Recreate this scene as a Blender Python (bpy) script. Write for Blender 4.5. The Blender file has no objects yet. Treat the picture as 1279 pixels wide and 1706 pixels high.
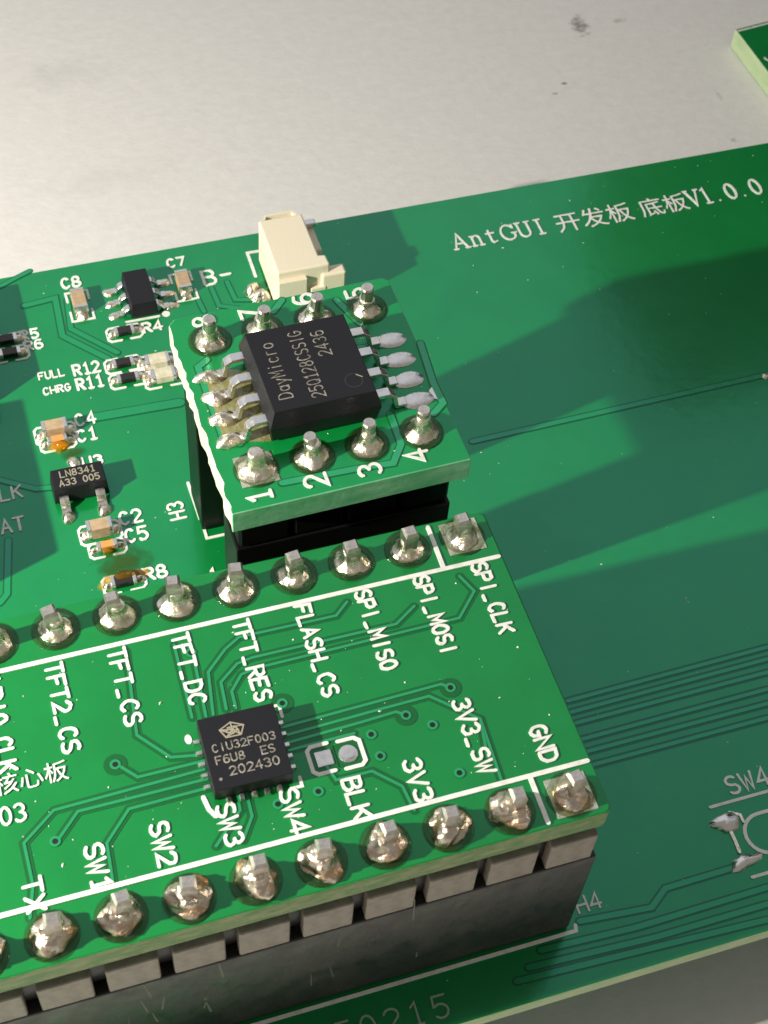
import bpy, math, random
from math import sin, cos, pi, radians
from mathutils import Vector, Matrix, noise

# one Blender unit = one millimetre; z = 0 is the top face of the large green board, X runs along its edge
S = bpy.context.scene
COL = S.collection
rnd = random.Random(7)

# ------------------------------------------------------------------ camera
CAM = Vector((-18.3074, -23.0702, 66.9029))
RV = Vector((-0.6223, 0.1521, 0.2788))
F = 2609.156
CR = Matrix.Rotation(RV.length, 3, RV.normalized())          # world -> camera
cd = bpy.data.cameras.new('camera')
cam = bpy.data.objects.new('camera', cd)
COL.objects.link(cam)
cam.matrix_world = Matrix.Translation(CAM) @ CR.transposed().to_4x4()
cd.sensor_fit = 'HORIZONTAL'
cd.sensor_width = 36
cd.lens = 36 * F / 1279
cd.clip_start = 1
cd.clip_end = 5000
cd.dof.use_dof = True
cd.dof.focus_distance = 73
cd.dof.aperture_fstop = 0.32
S.camera = cam

def U(u, v, z=0.0):
    """the point of the plane z that was measured at photo position (u, v)"""
    d = CR.transposed() @ Vector(((u - 639.5) / F, -(v - 853) / F, -1))
    t = (z - CAM.z) / d.z
    return CAM + d * t

# ------------------------------------------------------------------ world: the bright room round the desk
w = bpy.data.worlds.new('World')
S.world = w
w.use_nodes = True
nt = w.node_tree
bg = nt.nodes['Background']
tc = nt.nodes.new('ShaderNodeTexCoord')
sep = nt.nodes.new('ShaderNodeSeparateXYZ')
nt.links.new(tc.outputs['Generated'], sep.inputs[0])
def wmap(sock, a, b_, c_, d):
    m_ = nt.nodes.new('ShaderNodeMapRange'); m_.interpolation_type = 'SMOOTHSTEP'
    for i_, v_ in enumerate((a, b_, c_, d)): m_.inputs[i_ + 1].default_value = v_
    nt.links.new(sock, m_.inputs[0]); return m_.outputs[0]
# a wide bright window wall beyond the far edge of the desk, a dim ceiling and dim room behind the camera
ny = wmap(sep.outputs['Y'], 0.02, 0.50, 0.0, 1.0)
mu = nt.nodes.new('ShaderNodeMix'); mu.data_type = 'RGBA'
nt.links.new(ny, mu.inputs[0])
mu.inputs[6].default_value = (0.40, 0.37, 0.33, 1)
mu.inputs[7].default_value = (0.92, 0.95, 1.0, 1)
nt.links.new(mu.outputs[2], bg.inputs['Color'])
bg.inputs['Strength'].default_value = 0.70

# ------------------------------------------------------------------ the desk lamp left of the frame
LAMP = Vector((-76, 7, 43))
ld = bpy.data.lights.new('desk_lamp', 'POINT')
ld.energy = 620000
ld.color = (1.0, 0.925, 0.80)
ld.shadow_soft_size = 0.8
lo = bpy.data.objects.new('desk_lamp', ld)
COL.objects.link(lo)
lo.location = LAMP

S.view_settings.view_transform = 'Standard'
S.view_settings.look = 'None'
S.view_settings.exposure = 0.0
S.view_settings.gamma = 1
S.render.engine = 'CYCLES'
S.cycles.sample_clamp_indirect = 6
S.cycles.max_bounces = 8

# ------------------------------------------------------------------ materials
def mat(name, col, rough=0.5, metal=0.0, coat=0.0, coat_rough=0.05, spec=0.5):
    m = bpy.data.materials.new(name)
    m.use_nodes = True
    b = m.node_tree.nodes['Principled BSDF']
    b.inputs['Base Color'].default_value = (*col, 1)
    b.inputs['Roughness'].default_value = rough
    b.inputs['Metallic'].default_value = metal
    b.inputs['Coat Weight'].default_value = coat
    b.inputs['Coat Roughness'].default_value = coat_rough
    b.inputs['Specular IOR Level'].default_value = spec
    return m

def nodes(m):
    return m.node_tree, m.node_tree.nodes['Principled BSDF']

def noise_node(t, scale, detail=4, rough=0.55, stretch=None):
    c = t.nodes.new('ShaderNodeTexCoord')
    n = t.nodes.new('ShaderNodeTexNoise')
    n.inputs['Scale'].default_value = scale
    n.inputs['Detail'].default_value = detail
    n.inputs['Roughness'].default_value = rough
    if stretch:
        mp = t.nodes.new('ShaderNodeMapping')
        mp.inputs['Scale'].default_value = stretch
        t.links.new(c.outputs['Object'], mp.inputs[0])
        t.links.new(mp.outputs[0], n.inputs[0])
    else:
        t.links.new(c.outputs['Object'], n.inputs['Vector'])
    return n

def add_bump(m, scale, strength, dist=0.05, detail=4, coat=True, stretch=None):
    t, b = nodes(m)
    n = noise_node(t, scale, detail, stretch=stretch)
    bp = t.nodes.new('ShaderNodeBump')
    bp.inputs['Strength'].default_value = strength
    bp.inputs['Distance'].default_value = dist
    t.links.new(n.outputs[0], bp.inputs['Height'])
    t.links.new(bp.outputs[0], b.inputs['Normal'])
    if coat:
        t.links.new(bp.outputs[0], b.inputs['Coat Normal'])
    return bp

def add_mix(m, c2, scale, lo_, hi, detail=5, stretch=None, c1=None):
    """base colour wanders between its own colour and c2"""
    t, b = nodes(m)
    c1 = c1 or tuple(b.inputs['Base Color'].default_value)[:3]
    n = noise_node(t, scale, detail, stretch=stretch)
    r = t.nodes.new('ShaderNodeValToRGB')
    r.color_ramp.elements[0].position = lo_
    r.color_ramp.elements[0].color = (*c1, 1)
    r.color_ramp.elements[1].position = hi
    r.color_ramp.elements[1].color = (*c2, 1)
    t.links.new(n.outputs[0], r.inputs[0])
    t.links.new(r.outputs[0], b.inputs['Base Color'])
    return r

def add_rough(m, scale, a, b_, detail=4):
    t, b = nodes(m)
    n = noise_node(t, scale, detail)
    mr = t.nodes.new('ShaderNodeMapRange')
    mr.inputs[1].default_value = 0.35
    mr.inputs[2].default_value = 0.65
    mr.inputs[3].default_value = a
    mr.inputs[4].default_value = b_
    t.links.new(n.outputs[0], mr.inputs[0])
    t.links.new(mr.outputs[0], b.inputs['Roughness'])

M = {}
def green(name, col, c2, rough, sheen, coat_rough=0.12):
    """soldermask: coloured lacquer, and beneath it copper that mirrors the room in the lacquer's tint"""
    m = mat(name, col, rough, 0, coat=0.35, coat_rough=coat_rough)
    add_mix(m, c2, 0.35, 0.38, 0.66, 6)
    bp = add_bump(m, 1.1, 0.07, 0.08, 3)
    t, b = nodes(m)
    o = t.nodes['Material Output']
    g = t.nodes.new('ShaderNodeBsdfGlossy')
    g.inputs['Color'].default_value = (*sheen, 1)
    g.inputs['Roughness'].default_value = rough * 0.5
    t.links.new(bp.outputs[0], g.inputs['Normal'])
    ad = t.nodes.new('ShaderNodeMixShader'); ad.inputs[0].default_value = 0.4
    t.links.new(b.outputs[0], ad.inputs[1]); t.links.new(g.outputs[0], ad.inputs[2])
    t.links.new(ad.outputs[0], o.inputs['Surface'])
    return m
M['mask_base'] = green('base_soldermask', (0.004, 0.300, 0.058), (0.003, 0.270, 0.052), 0.30, (0.022, 0.245, 0.175))
M['mask_base_gap'] = green('base_soldermask_over_glass', (0.003, 0.115, 0.036), (0.002, 0.100, 0.030), 0.45, (0.02, 0.15, 0.13))
M['mask_base_trace'] = green('base_soldermask_over_copper', (0.006, 0.33, 0.075), (0.005, 0.30, 0.068), 0.30, (0.03, 0.29, 0.22))
M['mask_core'] = green('core_soldermask', (0.002, 0.290, 0.044), (0.002, 0.255, 0.038), 0.40, (0.012, 0.14, 0.085))
M['mask_core_gap'] = green('core_soldermask_over_glass', (0.001, 0.145, 0.024), (0.001, 0.130, 0.022), 0.5, (0.01, 0.10, 0.05))
M['mask_core_trace'] = green('core_soldermask_over_copper', (0.014, 0.36, 0.115), (0.012, 0.33, 0.10), 0.35, (0.05, 0.30, 0.18))
M['mask_flash'] = green('flash_soldermask', (0.002, 0.360, 0.066), (0.002, 0.33, 0.06), 0.40, (0.012, 0.20, 0.13))
M['mask_flash_gap'] = green('flash_soldermask_over_glass', (0.001, 0.18, 0.034), (0.001, 0.16, 0.03), 0.5, (0.01, 0.10, 0.05))
M['mask_flash_trace'] = green('flash_soldermask_over_copper', (0.02, 0.42, 0.15), (0.015, 0.38, 0.13), 0.35, (0.05, 0.30, 0.2))
M['fr4'] = mat('fibreglass_edge', (0.46, 0.56, 0.33), 0.6)
add_mix(M['fr4'], (0.36, 0.50, 0.28), 0.8, 0.35, 0.65, 4, (1, 1, 3)); add_bump(M['fr4'], 3, 0.3, 0.06, 4)
M['fr4_green'] = mat('greenish_fibreglass_edge', (0.10, 0.42, 0.19), 0.5)  # green of light coming through the shaded board edge, put into the colour
add_mix(M['fr4_green'], (0.24, 0.54, 0.32), 0.5, 0.4, 0.7, 5, (1, 1, 3)); add_bump(M['fr4_green'], 3, 0.25, 0.05, 4)
M['fr4_pale'] = mat('pale_milled_edge', (0.62, 0.58, 0.47), 0.8)
add_mix(M['fr4_pale'], (0.46, 0.52, 0.34), 1.2, 0.42, 0.62, 6); add_bump(M['fr4_pale'], 4, 0.8, 0.12, 6)
M['fr4_core'] = mat('brown_fibreglass_edge', (0.30, 0.34, 0.17), 0.6)
add_mix(M['fr4_core'], (0.12, 0.26, 0.08), 1.1, 0.35, 0.6, 6, (1, 1, 3)); add_bump(M['fr4_core'], 6, 0.6, 0.08, 6)
M['silk'] = mat('white_print', (0.80, 0.80, 0.77), 0.55)
add_mix(M['silk'], (0.60, 0.63, 0.58), 3.0, 0.45, 0.75, 6)
M['silk_faint'] = mat('faint_print', (0.30, 0.42, 0.33), 0.6)
M['laser'] = mat('laser_marking', (0.30, 0.28, 0.24), 0.7)
add_mix(M['laser'], (0.12, 0.115, 0.10), 5, 0.40, 0.62, 5)
M['laser_gold'] = mat('laser_marking_light', (0.30, 0.28, 0.21), 0.6)
M['epoxy'] = mat('black_epoxy', (0.008, 0.008, 0.011), 0.46, spec=0.35)
add_bump(M['epoxy'], 14, 0.22, 0.03, 5)
M['epoxy_side'] = mat('worn_epoxy', (0.022, 0.020, 0.019), 0.4)
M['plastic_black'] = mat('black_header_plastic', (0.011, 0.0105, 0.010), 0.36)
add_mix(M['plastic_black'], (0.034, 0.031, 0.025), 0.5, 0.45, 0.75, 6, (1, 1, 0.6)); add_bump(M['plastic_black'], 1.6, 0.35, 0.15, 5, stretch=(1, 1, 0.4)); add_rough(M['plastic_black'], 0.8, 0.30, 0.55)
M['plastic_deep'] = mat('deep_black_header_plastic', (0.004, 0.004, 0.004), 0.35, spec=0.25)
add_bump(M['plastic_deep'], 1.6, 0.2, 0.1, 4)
M['plastic_grey'] = mat('glare_grey_plastic', (0.30, 0.265, 0.22), 0.55)  # glare on the black front spacers, put into the base colour
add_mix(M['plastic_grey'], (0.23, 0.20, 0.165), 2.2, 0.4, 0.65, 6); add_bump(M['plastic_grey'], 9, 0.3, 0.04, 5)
M['solder'] = mat('solder', (0.86, 0.80, 0.68), 0.20, 1.0)
add_mix(M['solder'], (0.40, 0.36, 0.16), 1.5, 0.52, 0.74, 6); add_bump(M['solder'], 2.4, 0.55, 0.2, 4); add_rough(M['solder'], 3, 0.20, 0.48)
M['solder_amber'] = mat('solder_under_amber_flux', (0.66, 0.58, 0.48), 0.22, 1.0)
add_mix(M['solder_amber'], (0.50, 0.26, 0.07), 1.4, 0.50, 0.70, 6); add_bump(M['solder_amber'], 2.6, 0.6, 0.18, 5); add_rough(M['solder_amber'], 3, 0.20, 0.5)
M['tin'] = mat('tinned_metal', (0.76, 0.74, 0.72), 0.30, 1.0)
add_bump(M['tin'], 5, 0.35, 0.05, 4); add_rough(M['tin'], 4, 0.2, 0.42)
M['pin'] = mat('pin_metal', (0.72, 0.67, 0.62), 0.34, 1.0)
add_mix(M['pin'], (0.50, 0.44, 0.36), 2.5, 0.45, 0.7, 5); add_bump(M['pin'], 6, 0.4, 0.05, 4)
M['gold_pad'] = mat('olive_flux_board', (0.24, 0.23, 0.075), 0.3, 0.2, coat=1, coat_rough=0.12)
add_mix(M['gold_pad'], (0.34, 0.32, 0.16), 1.4, 0.4, 0.65, 5); add_bump(M['gold_pad'], 2.2, 0.5, 0.15, 4)
M['scuffed'] = mat('scuffed_plastic', (0.12, 0.12, 0.09), 0.5)
M['cap'] = mat('tan_ceramic', (0.46, 0.34, 0.21), 0.5)
add_mix(M['cap'], (0.34, 0.25, 0.15), 3, 0.4, 0.7)
M['cap_orange'] = mat('orange_ceramic', (0.60, 0.30, 0.08), 0.35, coat=0.6)
M['resistor'] = mat('black_resistor_glaze', (0.015, 0.013, 0.012), 0.25)
M['cream'] = mat('cream_nylon', (0.77, 0.71, 0.55), 0.5, coat=0.1)
M['cream'].node_tree.nodes['Principled BSDF'].inputs['Subsurface Weight'].default_value = 0.15
M['cream'].node_tree.nodes['Principled BSDF'].inputs['Subsurface Radius'].default_value = (0.6, 0.4, 0.2)
add_bump(M['cream'], 5, 0.15, 0.05, 4)
M['led'] = mat('pale_led_resin', (0.55, 0.52, 0.36), 0.3, coat=0.6)
add_mix(M['led'], (0.70, 0.66, 0.52), 2.2, 0.4, 0.6)
M['hole'] = mat('hole_dark', (0.002, 0.006, 0.003), 0.6)
M['case'] = mat('blocker_black', (0.010, 0.011, 0.010), 0.8)

def flux(name, col, tint):
    m = bpy.data.materials.new(name)
    m.use_nodes = True
    t = m.node_tree
    t.nodes.clear()
    o = t.nodes.new('ShaderNodeOutputMaterial')
    tr = t.nodes.new('ShaderNodeBsdfTransparent'); tr.inputs[0].default_value = (*tint, 1)
    gl = t.nodes.new('ShaderNodeBsdfGlossy'); gl.inputs['Color'].default_value = (1, 1, 1, 1); gl.inputs['Roughness'].default_value = 0.10
    fr = t.nodes.new('ShaderNodeFresnel'); fr.inputs[0].default_value = 1.28
    df = t.nodes.new('ShaderNodeBsdfDiffuse'); df.inputs[0].default_value = (*col, 1)
    mx0 = t.nodes.new('ShaderNodeMixShader'); mx0.inputs[0].default_value = 0.12
    mx = t.nodes.new('ShaderNodeMixShader')
    n = noise_node(t, 2.2, 4)
    bp = t.nodes.new('ShaderNodeBump'); bp.inputs['Strength'].default_value = 0.6; bp.inputs['Distance'].default_value = 0.12
    t.links.new(n.outputs[0], bp.inputs['Height'])
    t.links.new(bp.outputs[0], gl.inputs['Normal']); t.links.new(bp.outputs[0], fr.inputs['Normal'])
    t.links.new(tr.outputs[0], mx0.inputs[1]); t.links.new(df.outputs[0], mx0.inputs[2])
    t.links.new(fr.outputs[0], mx.inputs[0]); t.links.new(mx0.outputs[0], mx.inputs[1]); t.links.new(gl.outputs[0], mx.inputs[2])
    t.links.new(mx.outputs[0], o.inputs[0])
    return m
M['flux_clear'] = flux('clear_flux_film', (0.10, 0.20, 0.06), (0.86, 0.92, 0.80))
M['flux_amber'] = flux('amber_flux_film', (0.60, 0.33, 0.03), (1.0, 0.80, 0.30))

def stain(name, col, amount):
    """dried flux: a thin tinted stain that fades out at its rim"""
    m = bpy.data.materials.new(name); m.use_nodes = True
    t, b = nodes(m)
    b.inputs['Base Color'].default_value = (*col, 1); b.inputs['Roughness'].default_value = 0.2
    c = t.nodes.new('ShaderNodeTexCoord')
    mp = t.nodes.new('ShaderNodeMapping'); mp.inputs['Location'].default_value = (-1, -1, 0); mp.inputs['Scale'].default_value = (2, 2, 0)
    ln = t.nodes.new('ShaderNodeVectorMath'); ln.operation = 'LENGTH'
    t.links.new(c.outputs['Generated'], mp.inputs[0]); t.links.new(mp.outputs[0], ln.inputs[0])
    n = noise_node(t, 1.6, 5)
    ma = t.nodes.new('ShaderNodeMath'); ma.operation = 'MULTIPLY_ADD'; ma.inputs[1].default_value = 1.3
    t.links.new(n.outputs[0], ma.inputs[0]); t.links.new(ln.outputs['Value'], ma.inputs[2])
    mr = t.nodes.new('ShaderNodeMapRange'); mr.inputs[1].default_value = 0.8; mr.inputs[2].default_value = 1.5; mr.inputs[3].default_value = amount; mr.inputs[4].default_value = 0
    t.links.new(ma.outputs[0], mr.inputs[0]); t.links.new(mr.outputs[0], b.inputs['Alpha'])
    return m
M['stain_olive'] = stain('olive_flux_stain', (0.030, 0.085, 0.006), 0.8)
M['stain_amber'] = stain('amber_flux_stain', (0.62, 0.36, 0.03), 0.95)

# desk: off-white laminate with fine grain, a few grey scuffs and dark specks
M['desk'] = mat('off_white_desk', (0.60, 0.585, 0.555), 0.62)
t, b = nodes(M['desk'])
n1 = noise_node(t, 0.9, 8, 0.65, (1, 1.6, 1))
r1 = t.nodes.new('ShaderNodeValToRGB')
r1.color_ramp.elements[0].position = 0.3; r1.color_ramp.elements[0].color = (0.66, 0.655, 0.64, 1)
r1.color_ramp.elements[1].position = 0.7; r1.color_ramp.elements[1].color = (0.72, 0.715, 0.70, 1)
t.links.new(n1.outputs[0], r1.inputs[0])
src = r1.outputs[0]
def scuff(src, x, y, sx, sy, dark, amount, nscale):
    tcx = t.nodes.new('ShaderNodeTexCoord')
    mp = t.nodes.new('ShaderNodeMapping')
    mp.vector_type = 'TEXTURE'
    mp.inputs['Location'].default_value = (x, y, 0)
    mp.inputs['Scale'].default_value = (sx, sy, 1e3)
    ln = t.nodes.new('ShaderNodeVectorMath'); ln.operation = 'LENGTH'
    t.links.new(tcx.outputs['Object'], mp.inputs[0]); t.links.new(mp.outputs[0], ln.inputs[0])
    nn = noise_node(t, nscale, 5, 0.6)
    ad = t.nodes.new('ShaderNodeMath'); ad.operation = 'MULTIPLY_ADD'; ad.inputs[1].default_value = 2.4; 
    t.links.new(nn.outputs[0], ad.inputs[0]); t.links.new(ln.outputs['Value'], ad.inputs[2])
    mr = t.nodes.new('ShaderNodeMapRange'); mr.inputs[1].default_value = 1.35; mr.inputs[2].default_value = 2.1
    mr.inputs[3].default_value = amount; mr.inputs[4].default_value = 0
    t.links.new(ad.outputs[0], mr.inputs[0])
    mx = t.nodes.new('ShaderNodeMix'); mx.data_type = 'RGBA'
    t.links.new(mr.outputs[0], mx.inputs[0]); t.links.new(src, mx.inputs[6]); mx.inputs[7].default_value = (*dark, 1)
    return mx.outputs[2]
TZ = -7.6
for (u, v, sx, sy, a, ns) in [(966, 42, 0.9, 1.5, 0.75, 1.6), (1030, 35, 0.8, 0.35, 0.4, 2), (940, 140, .28, .24, 0.95, 3), (925, 156, .30, .22, 0.8, 3),
                              (1198, 160, 0.25, 0.9, 0.25, 2), (1222, 234, .3, .3, 0.5, 3), (100, 120, 5, 2.2, 0.10, .5), (180, 300, 6, 2, 0.07, .5)]:
    p = U(u, v, TZ)
    src = scuff(src, p.x, p.y, sx, sy, (0.12, 0.115, 0.10), a, ns)
t.links.new(src, b.inputs['Base Color'])
add_bump(M['desk'], 1.5, 0.22, 0.14, 8, coat=False, stretch=(1, 1.4, 1))

# ------------------------------------------------------------------ mesh helpers
class MB:
    def __init__(s):
        s.v, s.f, s.mi = [], [], []
    def add(s, vs, fs, mi=0):
        o = len(s.v)
        s.v += [tuple(a) for a in vs]
        s.f += [tuple(i + o for i in f) for f in fs]
        s.mi += [mi] * len(fs)
        return s
    def box(s, x0, x1, y0, y1, z0, z1, taper=0.0, mi=0):
        a = taper
        vs = [(x0, y0, z0), (x1, y0, z0), (x1, y1, z0), (x0, y1, z0), (x0 + a, y0 + a, z1), (x1 - a, y0 + a, z1), (x1 - a, y1 - a, z1), (x0 + a, y1 - a, z1)]
        return s.add(vs, [(3, 2, 1, 0), (4, 5, 6, 7), (0, 1, 5, 4), (1, 2, 6, 5), (2, 3, 7, 6), (3, 0, 4, 7)], mi)
    def prism(s, poly, z0, z1, top=0, side=0, side_of=None):
        n = len(poly)
        vs = [(p[0], p[1], z0) for p in poly] + [(p[0], p[1], z1) for p in poly]
        s.add(vs, [tuple(range(n - 1, -1, -1)), tuple(range(n, 2 * n))], top)
        o = len(s.v) - 2 * n
        for i in range(n):
            j = (i + 1) % n
            s.f.append((o + i, o + j, o + n + j, o + n + i))
            s.mi.append(side_of(i) if side_of else side)
        return s
    def lathe(s, prof, c=(0, 0, 0), n=20, jit=0.0, lobes=0.0, seed=0, lean=(0, 0)):
        rr = random.Random(seed)
        vs, fs = [], []
        ph = rr.random() * 6.28
        for k, (r, z) in enumerate(prof):
            for i in range(n):
                a = 2 * pi * i / n
                q = 1 + lobes * sin(2 * a + ph) + lobes * 0.7 * sin(3 * a + ph * 1.7) + jit * (rr.random() - .5)
                vs.append((c[0] + r * q * cos(a) + lean[0] * z, c[1] + r * q * sin(a) + lean[1] * z, c[2] + z * (1 + jit * .6 * (rr.random() - .5))))
        for k in range(len(prof) - 1):
            for i in range(n):
                j = (i + 1) % n
                fs.append((k * n + i, k * n + j, (k + 1) * n + j, (k + 1) * n + i))
        fs.append(tuple((len(prof) - 1) * n + i for i in range(n)))
        return s.add(vs, fs)
    def sweep(s, prof, y0, y1, th):
        """a strip of metal of thickness th whose side view is the polyline prof in x, z"""
        n = len(prof)
        up = []
        for i, (x, z) in enumerate(prof):
            a = Vector(prof[max(i - 1, 0)]); b_ = Vector(prof[min(i + 1, n - 1)])
            d = (b_ - a).normalized()
            nn = Vector((-d.y, d.x)) * th
            up.append((x + nn.x, z + nn.y))
        vs = []
        for (x, z), (x2, z2) in zip(prof, up):
            vs += [(x, y0, z), (x, y1, z), (x2, y1, z2), (x2, y0, z2)]
        fs = [(0, 1, 2, 3), tuple(4 * (n - 1) + q for q in (3, 2, 1, 0))]
        for i in range(n - 1):
            o = 4 * i
            for q in range(4):
                r = (q + 1) % 4
                fs.append((o + q, o + 4 + q, o + 4 + r, o + r))
        return s.add(vs, fs)
    def ribbon(s, pts, wd, z0, z1, caps=True, closed=False):
        """flat raised band of width wd along pts (x, y), with round ends"""
        P = [Vector(p[:2]) for p in pts]
        if len(P) < 2:
            P = [P[0], P[0] + Vector((1e-3, 0))]
        h = wd / 2
        n = len(P)
        L, R_ = [], []
        for i in range(n):
            a = P[i - 1] if (i or closed) else P[0]
            c_ = P[(i + 1) % n] if (i < n - 1 or closed) else P[-1]
            d1 = (P[i] - a); d2 = (c_ - P[i])
            if d1.length < 1e-6: d1 = d2
            if d2.length < 1e-6: d2 = d1
            d1 = d1.normalized(); d2 = d2.normalized()
            d = (d1 + d2)
            if d.length < 1e-4: d = Vector((-d1.y, d1.x))
            d.normalize()
            k = 1 / max(0.45, d.dot(d2))
            nn = Vector((-d.y, d.x)) * h * k
            L.append(P[i] + nn); R_.append(P[i] - nn)
        out = []
        if closed:
            vs = [(p.x, p.y, z1) for p in L] + [(p.x, p.y, z1) for p in R_]
            s.add(vs, [(i, n + i, n + (i + 1) % n, (i + 1) % n) for i in range(n)])
            return s
        def cap(c_, d, sgn):
            r = []
            base = math.atan2(d.y, d.x)
            for k in range(1, 4):
                a = base + sgn * pi / 2 - sgn * pi * k / 4
                r.append(c_ + Vector((cos(a), sin(a))) * h)
            return r
        dS = (P[0] - P[1]).normalized(); dE = (P[-1] - P[-2]).normalized()
        vs, fs = [], []
        zi = lambda i: z1 + 0.0006 * i
        for A in (L, R_):
            for i, p in enumerate(A):
                vs.append((p.x, p.y, zi(i)))
        for i in range(n - 1):
            fs.append((i, n + i, n + i + 1, i + 1))
        if caps:
            e = [L[-1]] + cap(P[-1], dE, 1) + [R_[-1]]
            o = len(vs); vs += [(p.x, p.y, zi(n - 1)) for p in e]; fs.append(tuple(range(o + 4, o - 1, -1)))
            e = [R_[0]] + cap(P[0], dS, 1) + [L[0]]
            o = len(vs); vs += [(p.x, p.y, z1) for p in e]; fs.append(tuple(range(o + 4, o - 1, -1)))
        # skirts give the print its small thickness
        if z1 - z0 > 1e-4:
            for A in (L, R_):
                o = len(vs); vs += [(p.x, p.y, zi(i)) for i, p in enumerate(A)] + [(p.x, p.y, z0) for p in A]
                m_ = len(A)
                fs += [(o + i, o + i + 1, o + m_ + i + 1, o + m_ + i) for i in range(m_ - 1)]
        return s.add(vs, fs)
    def disc(s, x, y, r, z0, z1, n=16, r2=None):
        r2 = r2 or r
        vs = [(x + r2 * cos(2 * pi * i / n), y + r * sin(2 * pi * i / n), z1) for i in range(n)]
        return s.add(vs, [tuple(range(n))])
    def ring(s, x, y, ro, ri, z, n=24):
        vs = [(x + ro * cos(2 * pi * i / n), y + ro * sin(2 * pi * i / n), z) for i in range(n)] + [(x + ri * cos(2 * pi * i / n), y + ri * sin(2 * pi * i / n), z) for i in range(n)]
        return s.add(vs, [(i, (i + 1) % n, n + (i + 1) % n, n + i) for i in range(n)])
    def build(s, name, mats, parent=None, loc=(0, 0, 0), rz=0, smooth=False, bevel=0, segs=2, sub=0, label=None):
        me = bpy.data.meshes.new(name)
        me.from_pydata(s.v, [], s.f)
        if not isinstance(mats, (list, tuple)): mats = [mats]
        for m in mats: me.materials.append(M[m] if isinstance(m, str) else m)
        for p, k in zip(me.polygons, s.mi): p.material_index = k
        if smooth:
            for p in me.polygons: p.use_smooth = True
        me.update()
        return place(me, name, parent, loc, rz, bevel, segs, sub, label)

def place(me, name, parent=None, loc=(0, 0, 0), rz=0, bevel=0, segs=2, sub=0, label=None):
    o = bpy.data.objects.new(name, me)
    COL.objects.link(o)
    o.parent = parent
    o.location = loc
    o.rotation_euler = (0, 0, rz)
    if bevel:
        md = o.modifiers.new('bevel', 'BEVEL'); md.width = bevel; md.segments = segs; md.limit_method = 'ANGLE'; md.angle_limit = radians(40)
    if sub:
        md = o.modifiers.new('subsurf', 'SUBSURF'); md.levels = sub; md.render_levels = sub
    if label: o['label'] = label
    return o

def thing(name, label, cat, loc=(0, 0, 0), rz=0):
    o = bpy.data.objects.new(name, None)
    COL.objects.link(o)
    o.location = loc; o.rotation_euler = (0, 0, rz)
    o.empty_display_size = 1
    o['label'] = label; o['category'] = cat
    return o

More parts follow.
